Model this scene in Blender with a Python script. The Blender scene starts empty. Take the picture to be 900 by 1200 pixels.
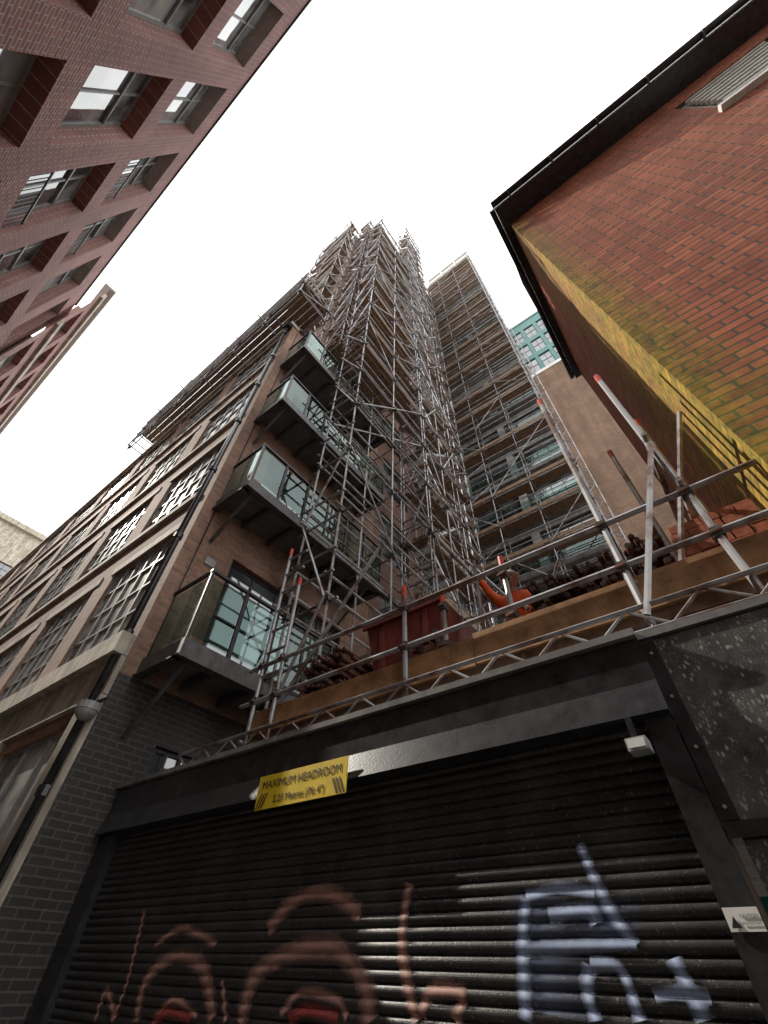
import bpy, math, random
from mathutils import Vector, Matrix
random.seed(7)
# ---------------------------------------------------------------- helpers
MATS={}
def newmat(name):
    m=bpy.data.materials.new(name); m.use_nodes=True
    nt=m.node_tree; b=nt.nodes['Principled BSDF']; MATS[name]=m
    return m,nt,b
def N(nt,t,**kw):
    n=nt.nodes.new(t)
    for k,v in kw.items(): setattr(n,k,v)
    return n
def mathn(nt,op,a,b=None,clamp=False):
    n=N(nt,'ShaderNodeMath',operation=op); n.use_clamp=clamp
    for i,v in enumerate((a,b)):
        if v is None: continue
        if isinstance(v,(int,float)): n.inputs[i].default_value=v
        else: nt.links.new(v,n.inputs[i])
    return n.outputs[0]
def mix(nt,f,a,b,mode='MIX'):
    n=N(nt,'ShaderNodeMix',data_type='RGBA',blend_type=mode)
    for s,v in ((n.inputs[0],f),(n.inputs[6],a),(n.inputs[7],b)):
        if isinstance(v,(int,float)): s.default_value=v
        elif isinstance(v,tuple): s.default_value=(*v[:3],1)
        else: nt.links.new(v,s)
    return n.outputs[2]
def noise(nt,scale,detail=3,rough=.55,vec=None):
    n=N(nt,'ShaderNodeTexNoise'); n.inputs['Scale'].default_value=scale
    n.inputs['Detail'].default_value=detail; n.inputs['Roughness'].default_value=rough
    if vec is None:
        g=N(nt,'ShaderNodeNewGeometry'); vec=g.outputs['Position']
    nt.links.new(vec,n.inputs['Vector']); return n.outputs[0]
def stretched(nt,sx,sy,sz):
    g=N(nt,'ShaderNodeNewGeometry'); mp=N(nt,'ShaderNodeMapping'); mp.inputs['Scale'].default_value=(sx,sy,sz)
    nt.links.new(g.outputs['Position'],mp.inputs['Vector']); return mp.outputs[0]
def ramp(nt,f,a,b,c0=(0,0,0),c1=(1,1,1)):
    r=N(nt,'ShaderNodeValToRGB'); r.color_ramp.elements[0].position=a; r.color_ramp.elements[1].position=b
    r.color_ramp.elements[0].color=(*c0,1); r.color_ramp.elements[1].color=(*c1,1)
    nt.links.new(f,r.inputs[0]); return r.outputs[0]
def bump(nt,b,h,s=.3,d=.01):
    n=N(nt,'ShaderNodeBump'); n.inputs['Strength'].default_value=s; n.inputs['Distance'].default_value=d
    nt.links.new(h,n.inputs['Height']); nt.links.new(n.outputs[0],b.inputs['Normal'])
def brick(name,c1,c2,mortar,moss_and_sun=None,rough=.85,dirt=.45,bw=.225,rh=.075,mort=.009):
    m,nt,b=newmat(name)
    g=N(nt,'ShaderNodeNewGeometry'); sp=N(nt,'ShaderNodeSeparateXYZ'); sn=N(nt,'ShaderNodeSeparateXYZ')
    nt.links.new(g.outputs['Position'],sp.inputs[0]); nt.links.new(g.outputs['True Normal'],sn.inputs[0])
    f=mathn(nt,'GREATER_THAN',mathn(nt,'ABSOLUTE',sn.outputs[0]),.5)
    u=mathn(nt,'ADD',mathn(nt,'MULTIPLY',sp.outputs[1],f),mathn(nt,'MULTIPLY',sp.outputs[0],mathn(nt,'SUBTRACT',1.0,f)))
    c=N(nt,'ShaderNodeCombineXYZ'); nt.links.new(u,c.inputs[0]); nt.links.new(sp.outputs[2],c.inputs[1])
    t=N(nt,'ShaderNodeTexBrick'); nt.links.new(c.outputs[0],t.inputs['Vector'])
    t.inputs['Scale'].default_value=1; t.inputs['Brick Width'].default_value=bw; t.inputs['Row Height'].default_value=rh
    t.inputs['Mortar Size'].default_value=mort; t.inputs['Mortar Smooth'].default_value=.2
    t.inputs['Color1'].default_value=(*c1,1); t.inputs['Color2'].default_value=(*c2,1); t.inputs['Mortar'].default_value=(*mortar,1)
    n1=noise(nt,.9,5,.6); col=mix(nt,dirt,t.outputs[0],ramp(nt,n1,.3,.7,(.4,.37,.34),(1.3,1.25,1.2)),'MULTIPLY')
    ns=noise(nt,1,4,.6,stretched(nt,2.2,2.2,.22)); col=mix(nt,dirt*.9,col,ramp(nt,ns,.38,.6,(.45,.43,.42),(1.1,1.1,1.1)),'MULTIPLY')
    n2=noise(nt,12,4,.7); col=mix(nt,.4,col,ramp(nt,n2,.3,.7,(.55,.55,.55),(1.3,1.3,1.3)),'MULTIPLY')
    if moss_and_sun:
        dx=mathn(nt,'SUBTRACT',sp.outputs[0],moss_and_sun[0]); dy=mathn(nt,'SUBTRACT',sp.outputs[1],moss_and_sun[1])
        d=mathn(nt,'ADD',mathn(nt,'MULTIPLY',dx,1.9),mathn(nt,'MULTIPLY',dy,.42))  # corner moss; its long reach along Y also paints in sunlit brightness
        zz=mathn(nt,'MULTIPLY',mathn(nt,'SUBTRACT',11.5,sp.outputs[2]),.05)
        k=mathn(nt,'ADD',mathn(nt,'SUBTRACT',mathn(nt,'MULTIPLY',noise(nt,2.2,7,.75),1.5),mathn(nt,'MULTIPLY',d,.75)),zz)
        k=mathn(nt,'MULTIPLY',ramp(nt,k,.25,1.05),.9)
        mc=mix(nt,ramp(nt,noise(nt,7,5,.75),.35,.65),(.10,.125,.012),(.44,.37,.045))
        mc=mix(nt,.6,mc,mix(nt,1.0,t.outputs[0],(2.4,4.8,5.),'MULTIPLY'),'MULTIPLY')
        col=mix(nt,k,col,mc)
    nt.links.new(col,b.inputs['Base Color']); b.inputs['Roughness'].default_value=rough
    h=mathn(nt,'ADD',mathn(nt,'MULTIPLY',t.outputs[1],-1.0),mathn(nt,'MULTIPLY',n2,.5))
    bump(nt,b,h,.6,.008); return m
def plain(name,c,rough=.6,metal=0,var=.3,scale=6,bm=.15,streak=0):
    m,nt,b=newmat(name)
    n=noise(nt,scale,4,.65)
    lo=tuple(x*(1-var) for x in c); hi=tuple(min(1,x*(1+var)) for x in c)
    col=ramp(nt,n,.3,.7,lo,hi)
    if streak: col=mix(nt,streak,col,ramp(nt,noise(nt,1,4,.65,stretched(nt,5,5,.5)),.4,.6,(.35,.33,.3),(1.1,1.1,1.1)),'MULTIPLY')
    nt.links.new(col,b.inputs['Base Color'])
    b.inputs['Roughness'].default_value=rough; b.inputs['Metallic'].default_value=metal
    if bm: bump(nt,b,noise(nt,scale*8,3),bm,.01)
    return m
brick('brick_red',(.58,.175,.08),(.36,.09,.048),(.13,.09,.065),moss_and_sun=(.95,2.8),bw=.3,rh=.1,mort=.013,dirt=.4)
brick('brick_tower',(.25,.12,.08),(.15,.075,.055),(.22,.19,.16))
brick('brick_corner',(.42,.23,.15),(.27,.14,.095),(.27,.23,.2),bw=.24,rh=.08,mort=.011)
brick('brick_opposite',(.36,.135,.115),(.24,.088,.078),(.42,.36,.34),dirt=.3,mort=.012,bw=.25,rh=.085)
brick('brick_black',(.04,.034,.03),(.022,.02,.02),(.09,.08,.07),rough=.5)
brick('brick_tan',(.30,.18,.11),(.23,.13,.08),(.2,.16,.13))
plain('stone',(.48,.43,.35),.8,var=.35,scale=3,streak=.5)
plain('concrete',(.22,.21,.20),.85,var=.35,scale=2,streak=.4)
plain('black_paint',(.024,.024,.026),.27,var=.6,scale=8,bm=.1)
plain('frame_dark',(.03,.03,.033),.45,0,.3)
plain('frame_grey',(.26,.26,.25),.45,0,.3)
plain('frame_white',(.62,.6,.54),.5,0,.2)
plain('wood',(.22,.14,.085),.75,0,.5,9)
plain('board_ply',(.34,.18,.08),.7,0,.5,5)
plain('steel_dark',(.10,.095,.095),.5,.4,.4,7)
plain('soffit',(.16,.165,.17),.6,.1,.3,3)
plain('panel_grey',(.38,.38,.37),.6,0,.25,2,streak=.4)
plain('red_paint',(.5,.045,.02),.5,0,.4,7)
plain('dark_red',(.20,.04,.028),.5,0,.5,5,streak=.5)
plain('rust_tube',(.16,.075,.048),.6,.3,.6,25)
plain('pallet_brick',(.42,.14,.08),.85,0,.4,15)
plain('asphalt',(.05,.05,.052),.9,0,.35,25)
plain('paving',(.25,.24,.22),.9,0,.3,4)
plain('line_yellow',(.6,.42,.03),.7,0,.2,20)
plain('teal',(.015,.17,.15),.3,0,.3,2)
plain('white_panel',(.7,.7,.68),.5,0,.1,2)
plain('roofing',(.05,.05,.055),.8,0,.3,4)
plain('hivis',(.90,.12,.015),.7,0,.2,20)
plain('work_trousers',(.03,.035,.06),.8,0,.2,20)
plain('reflective',(.75,.76,.72),.35,.3,.1)
plain('skin',(.5,.27,.19),.6,0,.1)
plain('helmet',(.8,.8,.78),.35,0,.05)
plain('boot',(.05,.035,.025),.6,0,.2)
plain('sign_yellow',(.78,.56,.02),.5,0,.12,10,0)
plain('sign_black',(.015,.015,.015),.5,0,.1,10,0)
plain('sign_white',(.7,.69,.65),.5,0,.12,10,0)
plain('lamp_grey',(.33,.33,.33),.45,.1,.3)
m,nt,b=newmat('tube'); n=noise(nt,2.2,5,.7)
nt.links.new(mix(nt,ramp(nt,n,.46,.62),(.38,.38,.39),(.16,.09,.062)),b.inputs['Base Color'])
b.inputs['Metallic'].default_value=.4; b.inputs['Roughness'].default_value=.45
m,nt,b=newmat('alu'); b.inputs['Base Color'].default_value=(.72,.73,.75,1); b.inputs['Metallic'].default_value=.4; b.inputs['Roughness'].default_value=.4
def glass(name,c0,c1,ior=2.3,rg=.04,bm=.14,sc=.7):
    m,nt,b=newmat(name)
    n=noise(nt,sc,3); nt.links.new(ramp(nt,n,.42,.58,c0,c1),b.inputs['Base Color'])
    b.inputs['Roughness'].default_value=rg; b.inputs['IOR'].default_value=ior
    if bm: bump(nt,b,noise(nt,1.1,2),bm,.02)
glass('glass',(.015,.02,.022),(.10,.115,.12))
glass('glass_e',(.03,.04,.042),(.30,.32,.32))
glass('glass_facade',(.10,.115,.115),(.55,.55,.51),2.3,.27,0,1.0)
m,nt,b=newmat('balustrade_glass'); out=nt.nodes['Material Output']
tr=N(nt,'ShaderNodeBsdfTransparent'); tr.inputs[0].default_value=(.42,.60,.56,1)
gl=N(nt,'ShaderNodeBsdfGlossy'); gl.inputs['Roughness'].default_value=.03; gl.inputs[0].default_value=(.75,.90,.87,1)
fr=N(nt,'ShaderNodeFresnel'); fr.inputs[0].default_value=1.75
ms=N(nt,'ShaderNodeMixShader'); nt.links.new(fr.outputs[0],ms.inputs[0]); nt.links.new(tr.outputs[0],ms.inputs[1]); nt.links.new(gl.outputs[0],ms.inputs[2])
nt.links.new(ms.outputs[0],out.inputs[0])
m,nt,b=newmat('speckled_panel')
v=N(nt,'ShaderNodeTexVoronoi'); v.inputs['Scale'].default_value=42; nt.links.new(stretched(nt,1,1,.5),v.inputs['Vector'])
sp=ramp(nt,v.outputs[0],.18,.32,(1,1,1),(0,0,0)); msk=ramp(nt,noise(nt,5,6,.8),.40,.55)
v2=N(nt,'ShaderNodeTexVoronoi'); v2.inputs['Scale'].default_value=110; nt.links.new(stretched(nt,1,1,.6),v2.inputs['Vector'])
k=mathn(nt,'MAXIMUM',mathn(nt,'MULTIPLY',sp,msk),mathn(nt,'MULTIPLY',ramp(nt,v2.outputs[0],.15,.3,(1,1,1),(0,0,0)),ramp(nt,noise(nt,8,4,.7),.45,.6)))
nt.links.new(mix(nt,mathn(nt,'MULTIPLY',k,.65),ramp(nt,noise(nt,7,6,.7),.3,.7,(.02,.02,.022),(.12,.115,.11)),(.5,.5,.47)),b.inputs['Base Color'])
b.inputs['Roughness'].default_value=.38
m,nt,b=newmat('shutter')
nt.links.new(mix(nt,ramp(nt,noise(nt,60,4,.7),.6,.7),ramp(nt,noise(nt,3,5,.7),.3,.75,(.018,.018,.018),(.07,.066,.063)),(.24,.24,.23)),b.inputs['Base Color'])
b.inputs['Roughness'].default_value=.36; b.inputs['Metallic'].default_value=.3
bump(nt,b,noise(nt,120,2),.4,.004)
def paint(name,c,mx=.85,soft=1.5):
    m,nt,b=newmat(name); out=nt.nodes['Material Output']
    uv=N(nt,'ShaderNodeUVMap'); s=N(nt,'ShaderNodeSeparateXYZ'); nt.links.new(uv.outputs[0],s.inputs[0])
    d=mathn(nt,'ABSOLUTE',mathn(nt,'SUBTRACT',mathn(nt,'MULTIPLY',s.outputs[0],2.0),1.0))
    a=mathn(nt,'SUBTRACT',mathn(nt,'ADD',.62,mathn(nt,'MULTIPLY',noise(nt,11,6,.8),.85)),mathn(nt,'MULTIPLY',d,1.1))
    a=mathn(nt,'MULTIPLY',ramp(nt,a,.0,soft),mx)
    tr=N(nt,'ShaderNodeBsdfTransparent'); ms=N(nt,'ShaderNodeMixShader')
    b.inputs['Base Color'].default_value=(*c,1); b.inputs['Roughness'].default_value=.6
    nt.links.new(a,ms.inputs[0]); nt.links.new(tr.outputs[0],ms.inputs[1]); nt.links.new(b.outputs[0],ms.inputs[2]); nt.links.new(ms.outputs[0],out.inputs[0])
paint('paint_pink',(.46,.25,.20),.85,1.1); paint('paint_white',(.34,.41,.58),.9,1.0); paint('paint_red',(.42,.07,.06),.8,1.0)
paint('mist_blue',(.2,.27,.5),.2,1.0)

def mesh_obj(name,verts,faces,mat,uvs=None,smooth=False):
    me=bpy.data.meshes.new(name); me.from_pydata(verts,[],faces); me.materials.append(MATS[mat])
    if uvs:
        l=me.uv_layers.new(name='UVMap')
        for lp in me.loops: l.data[lp.index].uv=uvs[lp.vertex_index]
    if smooth:
        for p in me.polygons: p.use_smooth=True
    me.update()
    ob=bpy.data.objects.new(name,me); bpy.context.scene.collection.objects.link(ob); return ob
class O:
    def __init__(s,name): s.name=name; s.p={}; s.extra=[]
    def g(s,part,mat): return s.p.setdefault((part,mat),([],[]))
    def quad(s,part,mat,a,b,c,d):
        v,f=s.g(part,mat); n=len(v); v+= [a,b,c,d]; f.append((n,n+1,n+2,n+3))
    def box(s,part,mat,x0,x1,y0,y1,z0,z1):
        v,f=s.g(part,mat); n=len(v)
        v+=[(x0,y0,z0),(x1,y0,z0),(x1,y1,z0),(x0,y1,z0),(x0,y0,z1),(x1,y0,z1),(x1,y1,z1),(x0,y1,z1)]
        f+=[tuple(n+i for i in q) for q in ((0,3,2,1),(4,5,6,7),(0,1,5,4),(1,2,6,5),(2,3,7,6),(3,0,4,7))]
    def tube(s,part,mat,a,b,r=.024,k=6,r2=None):
        v,f=s.g(part,mat); a=Vector(a); b=Vector(b); d=(b-a)
        if d.length<1e-4: return
        d.normalize(); e=d.orthogonal().normalized(); h=d.cross(e); n=len(v); r2=r if r2 is None else r2
        for i in range(k):
            t=2*math.pi*i/k; w=e*math.cos(t)+h*math.sin(t)
            v.append(tuple(a+w*r)); v.append(tuple(b+w*r2))
        for i in range(k):
            j=(i+1)%k; f.append((n+2*i,n+2*j,n+2*j+1,n+2*i+1))
        f.append(tuple(n+2*i for i in range(k))[::-1]); f.append(tuple(n+2*i+1 for i in range(k)))
    def done(s,smooth=()):
        obs=[mesh_obj(k[0] if len([q for q in s.p if q[0]==k[0]])==1 else k[0]+'_'+k[1],v,f,k[1],smooth=(k[0] in smooth)) for k,(v,f) in s.p.items()]
        e=bpy.data.objects.new(s.name,None); bpy.context.scene.collection.objects.link(e)
        for o in obs+s.extra: o.parent=e
        return e
def wall(o,mat,axis,c,a0,a1,z0,z1,ops,nrm,depth=.12,glassm='glass',frame='frame_dark',mull=(2,2),fw=.05,part='walls'):
    P=(lambda a,cc,z:(a,cc,z)) if axis=='y' else (lambda a,cc,z:(cc,a,z))
    us=sorted(set([a0,a1]+[q for p in ops for q in p[:2]])); zs=sorted(set([z0,z1]+[q for p in ops for q in p[2:4]]))
    for i in range(len(us)-1):
        for j in range(len(zs)-1):
            um=(us[i]+us[i+1])/2; zm=(zs[j]+zs[j+1])/2
            if any(p[0]<um<p[1] and p[2]<zm<p[3] for p in ops): continue
            o.quad(part,mat,P(us[i],c,zs[j]),P(us[i+1],c,zs[j]),P(us[i+1],c,zs[j+1]),P(us[i],c,zs[j+1]))
    ci=c-nrm*depth
    for p in ops:
        a,b,z,zz=p[:4]; mu=p[4] if len(p)>4 else mull
        o.quad(part,mat,P(a,c,z),P(a,ci,z),P(a,ci,zz),P(a,c,zz)); o.quad(part,mat,P(b,c,z),P(b,ci,z),P(b,ci,zz),P(b,c,zz))
        o.quad(part,mat,P(a,c,z),P(b,c,z),P(b,ci,z),P(a,ci,z)); o.quad(part,mat,P(a,c,zz),P(b,c,zz),P(b,ci,zz),P(a,ci,zz))
        o.quad('window_glass',glassm,P(a,ci,z),P(b,ci,z),P(b,ci,zz),P(a,ci,zz))
        f0,f1=ci-.02,ci+.03
        if nrm<0: f0,f1=ci-.03,ci+.02
        def fb(x0,x1,y0,y1):
            if axis=='y': o.box('window_frames',frame,x0,x1,f0,f1,y0,y1)
            else: o.box('window_frames',frame,f0,f1,x0,x1,y0,y1)
        e=.003
        fb(a+e,a+fw,z+e,zz-e); fb(b-fw,b-e,z+e,zz-e); fb(a+fw,b-fw,z+e,z+fw); fb(a+fw,b-fw,zz-fw,zz-e)
        for i in range(1,mu[0]):
            x=a+(b-a)*i/mu[0]; fb(x-.02,x+.02,z+fw,zz-fw)
        f0-=.002; f1+=.002
        for i in range(1,mu[1]):
            y=z+(zz-z)*i/mu[1]; fb(a+fw,b-fw,y-.017,y+.017)
# ---------------------------------------------------------------- ground
def sheet(name,mat,x0,x1,y0,y1,z):
    return mesh_obj(name,[(x0,y0,z),(x1,y0,z),(x1,y1,z),(x0,y1,z)],[(0,1,2,3)],mat)
sheet('ground','paving',-600,600,-600,600,0)
sheet('road','asphalt',-44,60,-2.1,1.1,.004)
o=O('pavement'); o.box('slab','paving',-44,60,1.1,2.1,.0,.12); o.done()
o=O('pavement'); o.box('slab','paving',-44,60,-3.5,-2.1,.0,.12); o.done()
o=O('road_markings'); o.box('line_a','line_yellow',-44,60,.75,.83,.005,.008); o.box('line_b','line_yellow',-44,60,.92,1.0,.005,.008); o.done()
# ---------------------------------------------------------------- corner building
o=O('corner_brick_building')
ops=[]
for k in range(13):
    xa=-8.83-3.0*k
    for f in range(4):
        z=4.95+3.15*f; ops.append((xa,xa+2.25,z,z+2.2,(5,4)))
    ops.append((xa,xa+2.25,1.0,3.7,(3,2)))
wall(o,'brick_corner','y',2.1,-46,-6,0,16.8,ops,-1,.08,glassm='glass_facade',frame='frame_grey')
for f in range(4):
    z=4.95+3.15*f
    o.box('stone_sills','stone',-46,-6.45,2.03,2.099,z-.14,z-.003)
    for k in range(13):
        xa=-8.83-3.0*k; o.box('stone_lintels','stone',xa-.12,xa+2.37,2.075,2.098,z+2.203,z+2.4)
o.box('cornice','stone',-46,-6.0,1.9,2.097,4.42,4.72); o.box('cornice_fascia','stone',-46,-6.0,2.03,2.096,3.9,4.41)
o.box('parapet','stone',-46,-5.95,1.98,2.35,16.8,17.0)
for k in range(14):
    x=-6.0-3.0*k; o.box('pilasters','stone',x-.55,x,2.02,2.095,0,3.89)
wops=[]
DZ=[4.47,7.77,10.95,14.1]
for z in DZ: wops.append((3.05,6.1,z+.06,z+2.35,(5,2)))
wops.append((2.95,3.6,3.15,3.55,(3,1)))
wall(o,'brick_corner','x',-6,2.1,7.0,4.2,16.8,wops[:4],1,.14)
wall(o,'brick_black','x',-6,2.1,7.0,0,4.2,wops[4:],1,.1)
o.box('roof','roofing',-46,-6.02,2.36,9,16.6,16.78)
for z in DZ:
    o.box('air_vent','lamp_grey',-5.998,-5.975,2.55,2.75,z+1.9,z+2.05)
o.tube('cable','black_paint',(-5.985,2.35,4.3),(-5.985,2.35,16.6),.012,5)
for z in DZ:
    x0,x1,y0,y1=-5.99,-5.0,2.3,6.25
    for xa,xb,ya,yb in ((x1-.08,x1,y0,y1),(x0,x1-.08,y0,y0+.08),(x0,x1-.08,y1-.08,y1)):
        o.box('balcony_beams','steel_dark',xa,xb,ya,yb,z-.24,z)
        o.box('balcony_flanges','steel_dark',xa-.03,xb+.03,ya-.03,yb+.03,z-.26,z-.241)
    for i in range(1,6): o.box('balcony_joists','steel_dark',x0,x1-.081,y0+i*.65,y0+i*.65+.06,z-.2,z-.05)
    o.box('balcony_soffit','soffit',x0,x1-.081,y0+.081,y1-.081,z-.06,z-.02)
    for i in range(7):
        y=y0+.03+i*(y1-y0-.06)/6
        o.box('balustrade_posts','frame_dark',x1-.05,x1-.01,y-.022,y+.022,z,z+1.08)
        if i<6: o.quad('balustrade_glass','balustrade_glass',(x1-.03,y+.04,z+.06),(x1-.03,y+(y1-y0-.06)/6-.04,z+.06),(x1-.03,y+(y1-y0-.06)/6-.04,z+1.0),(x1-.03,y+.04,z+1.0))
    for yy in (y0+.03,y1-.03):
        o.quad('balustrade_glass','balustrade_glass',(x0+.05,yy,z+.06),(x1-.08,yy,z+.06),(x1-.08,yy,z+1.0),(x0+.05,yy,z+1.0))
        o.box('balustrade_rail','frame_dark',x0,x1-.06,yy-.025,yy+.025,z+1.08,z+1.12)
    o.box('balustrade_rail','frame_dark',x1-.06,x1,y0,y1,z+1.082,z+1.122)
    for y in (2.5,4.2,5.9): o.tube('balcony_struts','steel_dark',(-5.97,y,z-.95),(-5.12,y,z-.2),.035)
o.done()
o=O('drainpipe')
o.tube('pipe','black_paint',(-6.12,2.0,0),(-6.12,2.0,16.6),.055,10)
for i in range(9): o.tube('collar','black_paint',(-6.12,2.0,.9+i*1.9),(-6.12,2.0,1.0+i*1.9),.075,10)
o.box('hopper','black_paint',-6.25,-5.99,1.88,2.09,16.6,16.85); o.done(('pipe',))
o=O('dome_lamp')
v,f=o.g('dome','lamp_grey')
for i in range(7):
    t=i/6*math.pi/2
    for j in range(16):
        a=j/16*2*math.pi; v.append((-5.9+.12*math.cos(t)*math.cos(a),1.93+.12*math.cos(t)*math.sin(a),3.62-.11*math.sin(t)))
for i in range(6):
    for j in range(16): f.append((i*16+j,i*16+(j+1)%16,(i+1)*16+(j+1)%16,(i+1)*16+j))
o.tube('base','lamp_grey',(-5.9,1.93,3.62),(-5.9,1.93,3.7),.13,16); o.tube('arm','black_paint',(-5.9,1.93,3.7),(-6.0,2.1,3.85),.02); o.done(('dome',))
# ---------------------------------------------------------------- towers
def tower(name,mat,x0,x1,y0,y1,z0,z1,front=(),side=(),par='white_panel',fz=3.15,fh=2.0,fm=(3,2)):
    o=O(name); n=int((z1-z0-1)/fz); fo=[];so=[]
    for k in range(n):
        z=z0+.9+k*fz
        for a,b in front: fo.append((a,b,z,z+fh,fm))
        for a,b in side: so.append((a,b,z,z+1.9,(2,2)))
    wall(o,mat,'y',y0,x0,x1,z0,z1,fo,-1,.15)
    wall(o,mat,'x',x1,y0,y1,z0,z1,so,1,.15)
    o.quad('walls',mat,(x0,y0,z0),(x0,y1,z0),(x0,y1,z1),(x0,y0,z1)); o.quad('walls',mat,(x0,y1,z0),(x1,y1,z0),(x1,y1,z1),(x0,y1,z1))
    o.box('roof','roofing',x0+.01,x1-.01,y0+.01,y1-.01,z1-.3,z1-.1)
    o.box('parapet',par,x0-.05,x1+.05,y0-.05,y0+.2,z1,z1+.35); o.box('parapet',par,x1-.2,x1+.05,y0+.2,y1,z1,z1+.35)
    return o,n
t,n=tower('brick_apartment_tower','brick_tower',-9,-6.2,3.4,6.999,16.81,38.6,((-8.5,-6.9),),((4,5.6),)); t.done()
t,n=tower('brick_apartment_tower','brick_tower',-14,-6.2,7.0,15.59,3.2,51.5,(),((7.6,9.2),(10,11.6),(12.6,14.4))); t.done()
t,n=tower('glazed_apartment_tower','panel_grey',-6.19,-.3,15.6,24,3.2,65.2,((-6.0,-3.5),(-3.1,-.6)),(),fh=2.35,fm=(4,2))
for k in range(19):
    z=4.0+k*3.15; t.box('balcony_slabs','concrete',-6.1,-.3,14.95,15.59,z-.35,z-.1)
    if z<56: t.quad('balcony_glass','balustrade_glass',(-6,14.98,z-.1),(-.35,14.98,z-.1),(-.35,14.98,z+.9),(-6,14.98,z+.9))
for k in range(5): t.box('crown_louvres','white_panel',-6.15,-.25,15.3,15.58,56.6+1.9*k,57.4+1.9*k)
for k in range(4): t.box('crown_fins','white_panel',-6.14+1.95*k,-6.0+1.95*k,15.25,15.29,56,65.3)
t.done()
t,n=tower('tan_brick_building','brick_tan',-.29,9,17,26,0,31,((3.,4.2),),(),fh=1.6); t.done()
o=O('teal_clad_building'); wall(o,'teal','y',20.5,-2,10,0,48,[(-1.7+1.3*i,-.7+1.3*i,28+3.2*k,30.4+3.2*k) for i in range(8) for k in range(6)],-1,.1)
o.box('roof_slab','white_panel',-2,10,20.4,30,48,48.4); o.done()
# ---------------------------------------------------------------- right building
o=O('red_brick_warehouse')
X,Y,H,YE=.95,2.8,12.5,6.9
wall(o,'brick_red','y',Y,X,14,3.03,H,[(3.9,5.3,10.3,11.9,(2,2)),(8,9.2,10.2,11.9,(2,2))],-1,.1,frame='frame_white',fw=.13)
for k in range(9): o.box('window_louvres','frame_white',4.03,5.17,2.79,2.85,10.46+k*.16,10.52+k*.16)
o.box('window_sill','frame_white',3.8,5.4,2.7,2.797,10.2,10.295)
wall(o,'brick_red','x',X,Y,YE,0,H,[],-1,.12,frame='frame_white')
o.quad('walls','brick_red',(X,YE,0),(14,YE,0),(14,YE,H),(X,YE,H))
o.box('soffit','black_paint',X-.12,14,Y-.42,YE+.1,H,H+.05)
o.box('fascia','black_paint',X-.14,14,Y-.44,Y-.421,H-.03,H+.2); o.box('fascia_side','black_paint',X-.14,X-.121,Y-.42,YE+.1,H-.03,H+.2)
o.tube('gutter','black_paint',(X-.16,Y-.51,H+.12),(14,Y-.51,H+.12),.065,10); o.tube('gutter','black_paint',(X-.2,Y-.44,H+.12),(X-.2,YE+.1,H+.12),.055,10)
for k in range(14): o.box('gutter_brackets','steel_dark',X+.2+k*.9,X+.23+k*.9,Y-.59,Y-.441,H+.02,H+.06)
o.quad('roof','roofing',(X-.15,Y-.44,H+.2),(14,Y-.44,H+.2),(14,4.9,H+2.4),(X-.15,4.9,H+2.4)); o.quad('roof','roofing',(X-.15,YE+.1,H+.2),(14,YE+.1,H+.2),(14,4.9,H+2.4),(X-.15,4.9,H+2.4))
o.done()
# ---------------------------------------------------------------- opposite building
o=O('red_brick_office_building')
ops=[]
for r in range(5):
    top=18.95-4.1*r; x=8.2
    while x>-13.4:
        if top-3.3>-.1: ops.append((x-1.65,x,max(top-3.3,.4),top,(2,1)))
        x-=2.35
wall(o,'brick_opposite','y',-3.5,-14,9,0,20.2,ops,1,.32,'glass_e',frame='frame_grey',fw=.08)
R=random.Random(5)
for q in ops:
    if R.random()<.5:
        z=q[2]+.95; o.box('window_rails','frame_dark',q[0]+.03,q[1]-.03,-3.6,-3.57,z,z+.04)
        for i in range(12): o.box('window_rails','frame_dark',q[0]+.1+i*.125,q[0]+.115+i*.125,-3.6,-3.585,q[2],z-.002)
    o.box('transoms','frame_grey',q[0]+.08,q[1]-.08,-3.815,-3.77,q[3]-.95,q[3]-.88)
o.box('coping','frame_dark',-14.05,9,-3.8,-3.46,20.2,20.3)
o.quad('walls','brick_opposite',(-14,-3.5,0),(-14,-14,0),(-14,-14,20.2),(-14,-3.5,20.2))
o.box('roof','roofing',-14,9,-14,-3.81,20,20.1); o.done()
o=O('banded_office_building')
ops=[]
for r in range(6):
    for k in range(12): ops.append((-16.3-2.3*k,-14.6-2.3*k,2+3.4*r,4.1+3.4*r,(2,1)))
wall(o,'brick_opposite','y',-3.3,-44,-14.01,0,22.8,ops,1,.25,'glass_e',frame='frame_grey',fw=.06)
for r in range(7): o.box('stone_bands','stone',-44,-14.01,-3.298,-3.18,1.5+3.4*r,1.9+3.4*r)
o.box('coping','white_panel',-44,-13.9,-3.6,-3.1,22.8,23.1); o.done()
o=O('beige_office_building')
ops=[(a,a+2.0,z,z+1.9,(3,3)) for a in [-18+2.8*i for i in range(13)] for z in [2+3.2*k for k in range(9)]]
wall(o,'stone','x',-52,-20,20,0,33.5,ops,1,.2); o.box('cornice','stone',-52.1,-51.6,-20,20,33.5,34.1)
o.box('rear_wall','stone',-60,-52.3,-20,20,0,33); o.done()
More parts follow.
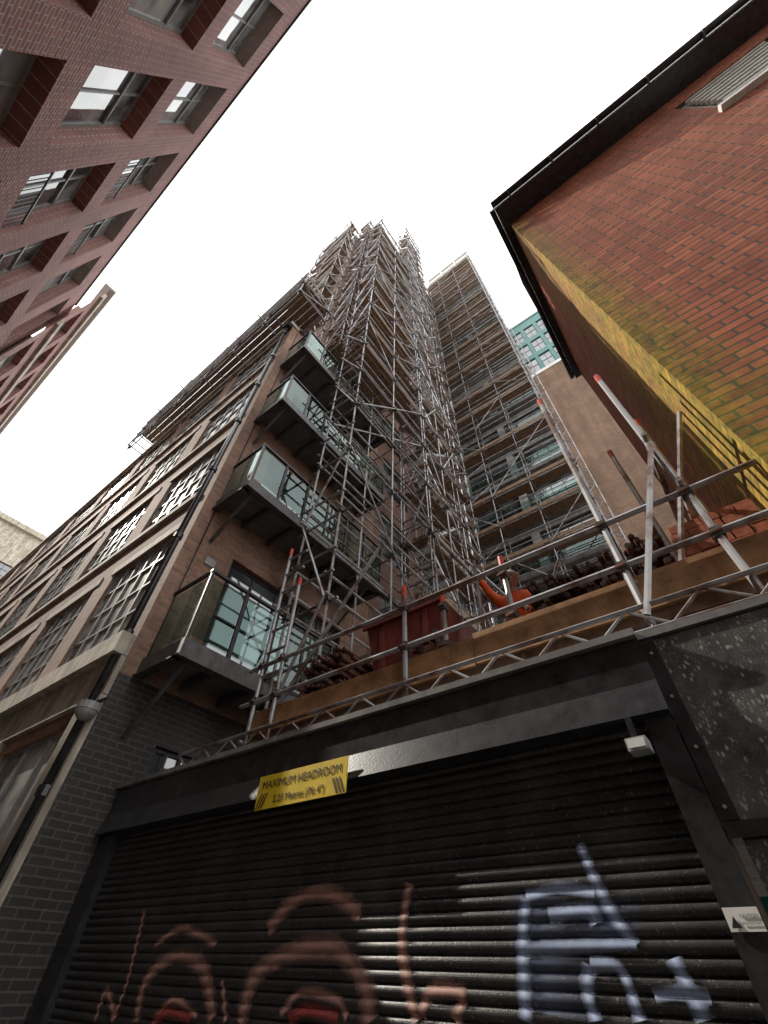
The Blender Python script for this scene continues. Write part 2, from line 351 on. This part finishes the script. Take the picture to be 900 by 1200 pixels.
# ---------------------------------------------------------------- garage
G=2.8
o=O('garage_building')
o.box('header','black_paint',-5.98,-.2,2.7,2.95,2.62,2.99)
v,f=o.g('header_hood','black_paint')
v+=[(-5.98,2.699,2.74),(-.2,2.699,2.74),(-.2,2.64,2.56),(-5.98,2.64,2.56),(-.2,2.74,2.54),(-5.98,2.74,2.54)]; f+=[(0,1,2,3),(3,2,4,5)]
o.box('coping','concrete',-5.98,-.2,2.66,3.0,3.0,3.045); o.box('coping_side','concrete',-.199,6,2.74,3.0,3.0,3.045)
o.box('roof_deck','concrete',-5.98,.93,3.001,15.5,3.0,3.2)
o.box('side_jamb','black_paint',-5.98,-5.7,2.72,2.95,0,2.549)
o.box('side_jamb','black_paint',-.34,-.21,2.70,2.95,0,2.549)
o.box('panel','speckled_panel',-.19,.95,2.76,2.9,2.1,2.985); o.box('panel','speckled_panel',-.16,.95,2.76,2.9,0,2.03)
o.box('panel_rail','black_paint',-.2,.95,2.735,2.9,2.035,2.095); o.box('panel_frame','black_paint',-.2,-.13,2.74,2.759,2.1,2.985)
o.box('panel_frame','black_paint',.0,.05,2.735,2.759,0,2.03); o.box('panel','speckled_panel',.96,6,2.77,2.9,0,2.99)
for z in (2.15,2.4,2.65,2.9):
    for x in (-.165,.85): o.tube('bolts','lamp_grey',(x,2.75,z),(x,2.733,z),.008,8)
o.box('side_wall','brick_black',.98,1.0,2.9,8,0,3.02)
o.done()
PIT=.056
def prof(z): 
    t=(z/PIT)%1.0; return G-.016*math.sin(math.pi*t)**.8
v=[];f=[]; zs=[]
z=0.0
while z<2.62: zs.append(z); z+=PIT/8
for z in zs: v+=[(-5.72,prof(z),z),(-.33,prof(z),z)]
for i in range(len(zs)-1): f.append((2*i,2*i+1,2*i+3,2*i+2))
e=O('roller_shutter'); sh=mesh_obj('slats',v,f,'shutter'); e.extra.append(sh); e.box('bottom_rail','black_paint',-5.7,-.35,2.76,2.84,.0,.06); e.done()
# graffiti: strokes sprayed on the shutter surface
def onsh(px,py,Yp=2.796):
    dx=px-450;dy=py-600
    Y_=.605*dx+.596*dy+265
    return (round(Yp*(.796*dx-.432*dy-211.7)/Y_,3),round(1.6+Yp*(.0235*dx-.677*dy+367.9)/Y_,3))
STR=[('mist_blue',.4,[(630,1050),(636,1110),(645,1190)]),('mist_blue',.4,[(700,1060),(720,1110)]),
('paint_pink',.08,[(170,1068),(150,1150),(132,1198)]),('paint_pink',.08,[(183,1108),(215,1089),(254,1107)]),
('paint_pink',.13,[(160,1198),(172,1150),(205,1122),(238,1135),(250,1195)]),('paint_pink',.06,[(182,1195),(205,1172),(232,1192)]),
('paint_pink',.16,[(283,1200),(300,1145),(340,1118),(392,1112),(425,1150),(434,1200)]),
('paint_pink',.13,[(315,1090),(345,1057),(385,1047),(424,1072)]),('paint_pink',.07,[(330,1190),(355,1164),(395,1172),(408,1195)]),
('paint_pink',.1,[(481,1036),(472,1100),(480,1160),(490,1198)]),('paint_pink',.09,[(495,1190),(507,1162),(542,1165),(534,1198)]),
('paint_pink',.08,[(112,1198),(126,1162),(136,1195)]),('paint_pink',.06,[(262,1150),(266,1198)]),
('paint_red',.09,[(180,1198),(200,1186),(225,1196)]),('paint_red',.09,[(340,1196),(362,1184),(398,1194)]),
('paint_white',.07,[(618,1052),(655,1042),(698,1048)]),('paint_white',.09,[(618,1055),(614,1110),(618,1198)]),('paint_white',.08,[(680,990),(712,1060),(747,1110)]),('paint_white',.065,[(616,1114),(680,1110),(747,1108)]),
('paint_white',.08,[(692,1132),(690,1165),(700,1198)]),('paint_white',.07,[(694,1132),(728,1137),(752,1198)]),('paint_white',.09,[(790,1124),(812,1165),(828,1198)]),('paint_white',.06,[(768,1168),(800,1164),(834,1170)]),('paint_white',.09,[(645,1074),(690,1068),(700,1084)])]
gr=O('graffiti')
def cat(pts,n=30):
    P=[pts[0]]+pts+[pts[-1]]; r=[]
    for i in range(1,len(P)-2):
        for k in range(n):
            t=k/n; a,b,c,d=[Vector(q) for q in P[i-1:i+3]]
            r.append(.5*((2*b)+(c-a)*t+(2*a-5*b+4*c-d)*t*t+(3*b-a-3*c+d)*t**3))
    r.append(Vector(P[-1])); return r
for si,(mt,w,pts) in enumerate(STR):
    W=[onsh(*p) for p in pts]
    L=cat(W,60 if w>.2 else 44); v=[];f=[];uv=[]; K=60 if w>.2 else 18
    for i,p in enumerate(L):
        d=(L[min(i+1,len(L)-1)]-L[max(i-1,0)]); d.normalize(); nn=Vector((-d.y,d.x))
        ww=w*(1 if w>.2 else .9+.1*math.sin(i*.07+si))
        for k in range(K+1):
            q=p+nn*ww*(k/K-.5); v.append((q.x,prof(q.y)-.004-.0004*si,q.y)); uv.append((k/K,i/10))
    for i in range(len(L)-1):
        for k in range(K): a=i*(K+1)+k; f.append((a,a+1,a+K+2,a+K+1))
    gr.extra.append(mesh_obj('stroke',v,f,mt,uv))
gr.done()
def text(name,s,mat,x,y,z,size,parent,ext=.0005):
    c=bpy.data.curves.new(name,'FONT'); c.body=s; c.size=size; c.align_x='CENTER'; c.extrude=ext
    ob=bpy.data.objects.new(name,c); bpy.context.scene.collection.objects.link(ob); ob.rotation_euler=(math.pi/2,0,0); ob.location=(x,y,z); c.materials.append(MATS[mat]); ob.parent=parent
s=O('headroom_sign'); s.box('plate','sign_yellow',-3.33,-2.36,2.62,2.63,2.47,2.71)
for i in range(3):
    x=-3.325+i*.032
    s.quad('stripes','sign_black',(x,2.617,2.475),(x+.016,2.617,2.475),(x+.07,2.617,2.58),(x+.054,2.617,2.58))
    x=-2.365-i*.032
    s.quad('stripes','sign_black',(x,2.617,2.475),(x-.016,2.617,2.475),(x-.07,2.617,2.58),(x-.054,2.617,2.58))
e=s.done(); text('text_line','MAXIMUM HEADROOM','sign_black',-2.845,2.617,2.612,.082,e); text('text_line_b','2.25 Metres (7ft 4")','sign_black',-2.845,2.617,2.505,.07,e)
s=O('warning_sign'); s.box('plate','sign_white',-.335,-.215,2.685,2.693,1.745,1.815)
s.quad('triangle','sign_black',(-.325,2.682,1.755),(-.29,2.682,1.755),(-.3075,2.682,1.79),(-.3075,2.682,1.79)); e=s.done(); text('caption','CAUTION','sign_black',-.252,2.682,1.785,.014,e); text('caption_b','MIND YOUR HEAD','sign_black',-.252,2.682,1.765,.008,e)
s=O('security_light'); s.box('housing','lamp_grey',-.45,-.35,2.6,2.70,2.39,2.45); s.box('lens','white_panel',-.44,-.36,2.588,2.599,2.40,2.44); s.box('bracket','black_paint',-.42,-.39,2.64,2.70,2.451,2.56); s.done()
# ---------------------------------------------------------------- scaffolding
def scaffold(name,xs,ys,z0,z1,lift=2.0,braces=('y0','x1'),bz=0,seed=1,top=True,pb=.92):
    R=random.Random(seed); o=O(name); r=.024
    for x in xs:
        for y in ys:
            o.tube('standards','tube',(x,y,z0),(x,y,z1+(R.uniform(.2,1.4) if top else 0)),r)
    n=int((z1-z0)/lift)
    for k in range(n+1):
        z=z0+.25+k*lift
        if z>z1: break
        for y in ys:
            o.tube('ledgers','tube',(xs[0]-R.uniform(.05,.35),y+.05,z),(xs[-1]+R.uniform(.05,.35),y+.05,z),r)
            for g in (.5,1.0):
                if y in (ys[0],ys[-1]) and R.random()<.9: o.tube('guard_rails','tube',(xs[0]-.1,y-.05,z+g),(xs[-1]+.1,y-.05,z+g),r)
        for x in xs:
            o.tube('transoms','tube',(x+.05,ys[0]-R.uniform(.05,.35),z+.05),(x+.05,ys[-1]+R.uniform(.05,.3),z+.05),r)
            for g in (.5,1.0):
                if x in (xs[0],xs[-1]): o.tube('guard_rails','tube',(x-.05,ys[0]-.1,z+g),(x-.05,ys[-1]+.1,z+g),r)
            for y in ys:
                o.box('couplers','steel_dark',x-.045,x+.06,y-.045,y+.06,z-.04,z+.07)
        if z>=bz and R.random()<pb:
            if (xs[-1]-xs[0])>=(ys[-1]-ys[0]):
                y=ys[0]+.06
                while y<ys[-1]-.2: o.box('boards','wood',xs[0]-R.uniform(0,.15),xs[-1]+R.uniform(0,.15),y,y+.215,z+.08,z+.12); y+=.228
                o.box('toe_boards','wood',xs[0],xs[-1],ys[0]+.02,ys[0]+.05,z+.13,z+.33)
            else:
                x=xs[0]+.06
                while x<xs[-1]-.2: o.box('boards','wood',x,x+.215,ys[0]-R.uniform(0,.15),ys[-1]+R.uniform(0,.15),z+.08,z+.12); x+=.228
                o.box('toe_boards','wood',xs[-1]-.05,xs[-1]-.02,ys[0],ys[-1],z+.13,z+.33)
        if k<n:
            if 'y0' in braces:
                i=k%(len(xs)-1); a,b=(xs[i],xs[i+1]) if R.random()<.5 else (xs[i+1],xs[i])
                o.tube('braces','tube',(a,ys[0]-.08,z),(b,ys[0]-.08,z+lift),r)
            if 'x1' in braces:
                i=k%(len(ys)-1); a,b=(ys[i],ys[i+1]) if R.random()<.5 else (ys[i+1],ys[i])
                o.tube('braces','tube',(xs[-1]+.08,a,z),(xs[-1]+.08,b,z+lift),r)
            if R.random()<.5:
                o.tube('braces','tube',(xs[0],ys[0],z),(xs[-1] if len(xs)<4 else xs[1],ys[-1],z+lift),r)
    return o
s=scaffold('scaffolding',[-4.9,-4.0],[3.7,5.3,6.95],3.2,38.6,seed=2,bz=15,pb=.8); s.done()
s=scaffold('scaffold_stair_tower',[-4.9,-4.0],[7.1,8.1,9.1],3.2,51.5,seed=3,bz=4,pb=.6)
for k in range(23):
    z=3.5+2*k; a,b=(7.2,9.0) if k%2 else (9.0,7.2)
    for xx in (-4.75,-4.2): s.tube('stair_stringers','alu',(xx,a,z),(xx,b,z+1.9),.03)
    for i in range(8):
        t=(i+.5)/8; y=a+(b-a)*t; s.box('stair_treads','alu',-4.75,-4.2,y-.1,y+.1,z+1.9*t,z+1.9*t+.03)
s.done()
s=scaffold('scaffolding',[-9.0,-7.6,-6.1],[2.6,3.3],17,41,seed=4); s.done()
s=scaffold('scaffolding',[-6.1,-5.2],[3.6,5.2,6.8],17.1,43,seed=14); s.done()
s=scaffold('scaffolding',[-6.1,-5.2],[9.6,11.4,13.2],3.2,50,seed=5); s.done()
s=scaffold('scaffolding',[-6.2,-4.3,-2.4,-.4],[13.8,14.6],3.2,56,seed=6,pb=.75); s.done()
s=scaffold('scaffolding',[-15.2+1.7*i for i in range(7)],[1.42,2.6],16.4,18.4,lift=1.0,seed=8); s.done()
def lattice(o,part,a,b,off,step=.35,mat='alu',r=.02):
    a=Vector(a);b=Vector(b);off=Vector(off); L=(b-a).length; n=int(L/step)
    o.tube(part,mat,a,b,r); o.tube(part,mat,a+off,b+off,r)
    for i in range(n):
        p=a.lerp(b,i/n); q=a.lerp(b,(i+1)/n)
        if i%2: o.tube(part,mat,p,q+off,r*.6)
        else: o.tube(part,mat,p+off,q,r*.6)
s=O('aluminium_lattice_beam'); lattice(s,'lattice',(-6.3,13.5,3.2),(-6.3,13.5,60),(.6,0,0),.6,r=.055); s.done()
s=O('aluminium_lattice_beam'); lattice(s,'lattice',(-.45,13.6,3.2),(-.45,13.6,56),(.45,0,0),.5,'tube',r=.03); s.done()
# gantry on garage
o=O('scaffold_gantry')
lattice(o,'lattice_beam',(-5.2,2.86,3.1),(1.6,2.86,3.1),(0,0,.17),.22,'tube',.018)
o.box('fascia_board','board_ply',-4.1,-1.38,2.95,2.99,3.28,3.53); o.box('fascia_board','board_ply',-1.37,1.5,2.955,2.99,3.29,3.56)
for z in (3.62,4.04): o.tube('guard_rails','tube',(-4.3,2.9,z),(1.5,2.9,z+.02),.024,8)
def stdp(x,y,z):
    o.tube('standards','tube',(x,y,3.1),(x,y,z),.024,8); o.tube('painted_ends','red_paint',(x,y,z-.12),(x,y,z+.004),.026,8)
    for cz in (3.62,4.04):
        o.box('couplers','steel_dark',x-.035,x+.035,y-.035,y+.045,cz-.035,cz+.04); o.tube('couplers','rust_tube',(x-.05,y-.03,cz),(x+.03,y-.05,cz),.014,6)
for x,y,z in ((-4.06,2.9,5.9),(-3.72,2.9,5.2),(-2.02,2.9,4.3),(-1.7,3.1,4.2),(-.1,2.9,6.1),(.5,2.9,5.95),(.62,3.4,5.6),(.3,3.9,5.9),(-1.0,3.0,4.25)): stdp(x,y,z)
for i in range(9): o.tube('rungs','tube',(-4.08,2.9,3.3+i*.3),(-3.7,2.9,3.3+i*.3),.02)
for z in (3.7,4.2): o.tube('side_rails','tube',(-.1,2.9,z),(-.1,8,z),.024)
for z in (4.1,4.7): o.tube('side_rails','tube',(.5,2.8,z),(.5,6.5,z),.024)
for i in range(8):
    x=-4.2+i*.8; o.tube('braces','tube',(x,2.9,3.1),(x,3.6,3.2),.022)
o.box('deck','wood',-4.2,.8,3.0,7,3.205,3.3)
o.tube('braces','tube',(-.1,2.86,3.2),(.5,2.86,4.6),.024); o.tube('braces','tube',(-2.0,2.95,3.3),(-3.7,6.5,3.9),.024)
o.tube('braces','tube',(.1,3.1,3.3),(.93,3.3,5.3),.024)
o.tube('braces','tube',(-3.9,3.0,3.4),(-2.6,3.2,5.4),.024); o.tube('braces','tube',(-.6,5.2,3.3),(-2.4,5.4,6.6),.024); o.tube('braces','tube',(-2.6,5.6,3.3),(-1.0,5.8,6.2),.024)
o.done()
def stack(name,x0,x1,y0,y1,z0,h,seed):
    R=random.Random(seed); o=O(name); z=z0+.03; row=0
    while z<z0+h:
        x=x0+(.03 if row%2 else 0)
        while x<x1:
            j=R.uniform(-.12,.12); q=R.uniform(-.008,.008); o.tube('tubes','rust_tube',(x,y0+j,z+q),(x,y1+j,z),.024,8)
            o.tube('bores','sign_black',(x,y0+j-.002,z+q),(x,y0+j+.01,z+q),.018,8); x+=.055
        z+=.05; row+=1
    o.done()
stack('scaffold_tube_stack',-.90,-.16,3.3,4.6,3.32,.75,1)
stack('scaffold_tube_stack',-3.75,-3.1,3.3,4.3,3.32,.85,2)
stack('scaffold_tube_stack',-.04,.22,3.25,4.6,3.32,.8,3)
R=random.Random(11)
o=O('coupler_pile')
for i in range(260):
    x=R.gauss(-1.95,.2); y=R.uniform(3.2,3.45); h=max(0,.62-abs(x+1.95)*.9); z=3.31+R.uniform(0,h); a=R.uniform(.02,.04)
    o.box('couplers','rust_tube' if R.random()<.6 else 'steel_dark',x-a,x+a,y-a,y+a*.6,z,z+a*1.6)
o.done()
o=O('brick_pallet')
o.box('pallet','wood',.28,.84,3.15,3.75,3.305,3.42)
for l in range(8):
    for i in range(5):
        for j in range(5):
            x=.29+i*.11+R.uniform(-.004,.004); y=3.16+j*.117+R.uniform(-.004,.004); z=3.425+l*.072
            o.box('bricks','pallet_brick',x,x+.104,y,y+.11,z,z+.066)
o.done()
o=O('red_board_stack')
for i in range(7): o.box('boards','red_paint',.30+.012*(i%3),.86,4.0+.02*(i%2),5.0,3.32+i*.15,3.45+i*.15)
o.done()
o=O('metal_skip')
v,f=o.g('body','dark_red')
v+=[(-2.85,3.6,3.5),(-2.1,3.6,3.5),(-2.1,4.6,3.5),(-2.85,4.6,3.5),(-3.0,3.5,4.5),(-1.95,3.5,4.5),(-1.95,4.75,4.5),(-3.0,4.75,4.5)]
f+=[(0,3,2,1),(0,1,5,4),(1,2,6,5),(2,3,7,6),(3,0,4,7)]
o.box('rim','dark_red',-3.04,-1.91,3.46,3.5,4.44,4.52); o.box('ribs','dark_red',-2.8,-2.74,3.5,3.56,3.5,4.44); o.box('ribs','dark_red',-2.2,-2.14,3.5,3.56,3.5,4.44); o.box('skids','steel_dark',-2.8,-2.1,3.6,4.6,3.3,3.5); o.done()
# ---------------------------------------------------------------- worker
def skin(name,verts,edges,rad,mat,sub=2):
    me=bpy.data.meshes.new(name); me.from_pydata(verts,edges,[]); ob=bpy.data.objects.new(name,me); bpy.context.scene.collection.objects.link(ob)
    md=ob.modifiers.new('s','SKIN'); md.use_smooth_shade=True
    for i,r in enumerate(rad): 
        me.skin_vertices[0].data[i].radius=(r if isinstance(r,tuple) else (r,r)); 
    me.skin_vertices[0].data[0].use_root=True
    ob.modifiers.new('u','SUBSURF').levels=sub; ob.modifiers['u'].render_levels=sub; me.materials.append(MATS[mat]); return ob
w=O('construction_worker')
bx,by,bz=-1.36,4.4,3.3
def T(p): return (bx+p[0],by+p[1],bz+p[2])
V=[(0,0,.88),(0,-.04,1.12),(-.01,-.09,1.33),(-.01,-.11,1.46),
 (-.18,-.09,1.40),(-.29,-.15,1.57),(-.36,-.2,1.78),
 (.18,-.09,1.39),(.28,-.15,1.16),(.20,-.32,1.06)]
E=[(0,1),(1,2),(2,3),(2,4),(4,5),(5,6),(2,7),(7,8),(8,9)]
Rr=[(.165,.13),(.155,.12),(.185,.125),.072,.078,.058,.045,.078,.058,.045]
w.extra.append(skin('jacket',[T(p) for p in V],E,Rr,'hivis'))
V2=[(0,0,.9),(-.1,0,.85),(-.12,-.03,.5),(-.13,.03,.1),(.1,0,.85),(.14,-.06,.5),(.14,0,.1)]
w.extra.append(skin('trousers',[T(p) for p in V2],[(0,1),(1,2),(2,3),(0,4),(4,5),(5,6)],[(.155,.12),.1,.075,.06,.1,.075,.06],'work_trousers'))
w.extra.append(skin('neck',[T((0,-.11,1.42)),T((0,-.13,1.58))],[(0,1)],[.06,.055],'skin',1))
import bmesh
def sphere(name,c,s,mat,cut=None):
    me=bpy.data.meshes.new(name); bm=bmesh.new(); bmesh.ops.create_uvsphere(bm,u_segments=20,v_segments=14,radius=1)
    if cut is not None: bmesh.ops.delete(bm,geom=[q for q in bm.verts if q.co.z<cut],context='VERTS')
    for q in bm.verts: q.co=Vector((c[0]+q.co.x*s[0],c[1]+q.co.y*s[1],c[2]+q.co.z*s[2]))
    for q in bm.faces: q.smooth=True
    bm.to_mesh(me); bm.free(); me.materials.append(MATS[mat]); ob=bpy.data.objects.new(name,me); bpy.context.scene.collection.objects.link(ob); return ob
hy=-.05; hz=-.02
w.extra.append(sphere('head',T((0,-.09+hy,1.67+hz)),(.078,.098,.118),'skin'))
w.extra.append(sphere('nose',T((0,-.19+hy,1.66+hz)),(.014,.02,.024),'skin'))
w.extra.append(sphere('helmet_shell',T((0,-.085+hy,1.71+hz)),(.105,.13,.1),'helmet',-.05)); w.tube('helmet_brim','helmet',T((0,-.1+hy,1.705+hz)),T((0,-.1+hy,1.715+hz)),.13,18)
for xx in (-.03,.03): w.extra.append(sphere('eye',T((xx,-.175+hy,1.68+hz)),(.011,.011,.008),'sign_black'))
for xx in (-.08,.08): w.extra.append(sphere('ear',T((xx,-.08+hy,1.665+hz)),(.012,.022,.032),'skin'))
w.box('mouth','dark_red',T((-.022,0,0))[0],T((.022,0,0))[0],T((0,-.183+hy,0))[1],T((0,-.175+hy,0))[1],T((0,0,1.618+hz))[2],T((0,0,1.624+hz))[2])
def hand(c,d,side):
    c=Vector(c); d=Vector(d).normalized(); s_=d.cross(Vector((0,1,0))).normalized(); n_=d.cross(s_)
    vs=[tuple(c),tuple(c+d*.05),tuple(c+d*.09)]; es=[(0,1),(1,2)]; rs=[(.022,.018),(.036,.016),(.034,.014)]
    for i,l in enumerate((.055,.07,.065,.05)):
        b=c+d*.085+s_*(-.03+.02*i); k=len(vs); vs+=[tuple(b),tuple(b+d*l*.5),tuple(b+d*l*.75+n_*l*.5)]; es+=[(2,k),(k,k+1),(k+1,k+2)]; rs+=[.009,.0085,.007]
    k=len(vs); b=c+d*.03-s_*.03*side; vs+=[tuple(b),tuple(b-s_*.03*side+d*.03+n_*.01)]; es+=[(1,k),(k,k+1)]; rs+=[.011,.009]
    return skin('hand',vs,es,rs,'skin',1)
w.extra.append(hand(T((-.36,-.2,1.78)),(-.2,-.15,.9),1)); w.extra.append(hand(T((.20,-.32,1.06)),(-.4,-.8,-.2),-1))
for z,yy in ((1.04,-.025),(1.24,-.065)):
    v,f=w.g('reflective_bands','reflective'); n=len(v)
    for i in range(20):
        a=i/20*2*math.pi
        for h in (-.025,.025): v.append(T((.172*math.cos(a),yy+.142*math.sin(a),z+h)))
    for i in range(20): j=(i+1)%20; f.append((n+2*i,n+2*j,n+2*j+1,n+2*i+1))
for xx,yy in ((-.13,-.03),(.14,-.06)): w.extra.append(sphere('boot',T((xx,yy,.06)),(.055,.14,.065),'boot'))
w.tube('held_tube','tube',T((-.42,-.26,.05)),T((-.39,-.24,2.1)),.024,8)
w.done()
# ---------------------------------------------------------------- world, sun, camera
sc=bpy.context.scene
S=Vector((-433,-94,361)).normalized()
w=bpy.data.worlds.new('World'); sc.world=w; w.use_nodes=True; nt=w.node_tree; bg=nt.nodes['Background']
sky=N(nt,'ShaderNodeTexSky',sky_type='NISHITA'); sky.sun_disc=False; sky.sun_elevation=math.asin(S.z); sky.sun_rotation=math.radians(257.7)
tc=N(nt,'ShaderNodeTexCoord'); nz=noise(nt,2.6,5,.5,tc.outputs['Generated'])
cl=mathn(nt,'ADD',mathn(nt,'MULTIPLY',ramp(nt,nz,.3,.6),.55),.45)
col=mix(nt,cl,mix(nt,.55,sky.outputs[0],(9.0,9.6,10.0)),(18.6,18.6,18.5)); nt.links.new(col,bg.inputs[0]); bg.inputs[1].default_value=.15
l=bpy.data.lights.new('sun','SUN'); l.energy=5; l.angle=math.radians(.5); l.color=(1,.93,.82)
lo=bpy.data.objects.new('sun',l); sc.collection.objects.link(lo); lo.rotation_euler=(-S).to_track_quat('-Z','Y').to_euler(); lo.location=(-40,-10,60)
c=bpy.data.cameras.new('camera'); co=bpy.data.objects.new('camera',c); sc.collection.objects.link(co)
c.sensor_fit='VERTICAL'; c.sensor_height=36; c.lens=15.0; c.clip_end=3000; c.clip_start=.05
fw=Vector((-.4234,.53,.7357)).normalized(); rt=Vector((.796,.605,.0235)); rt=(rt-fw*rt.dot(fw)).normalized(); up=rt.cross(fw)
M=Matrix((rt,up,-fw)).transposed().to_4x4(); M.translation=Vector((0,0,1.6)); co.matrix_world=M
sc.camera=co
sc.view_settings.view_transform='Standard'; sc.view_settings.look='None'; sc.view_settings.exposure=0
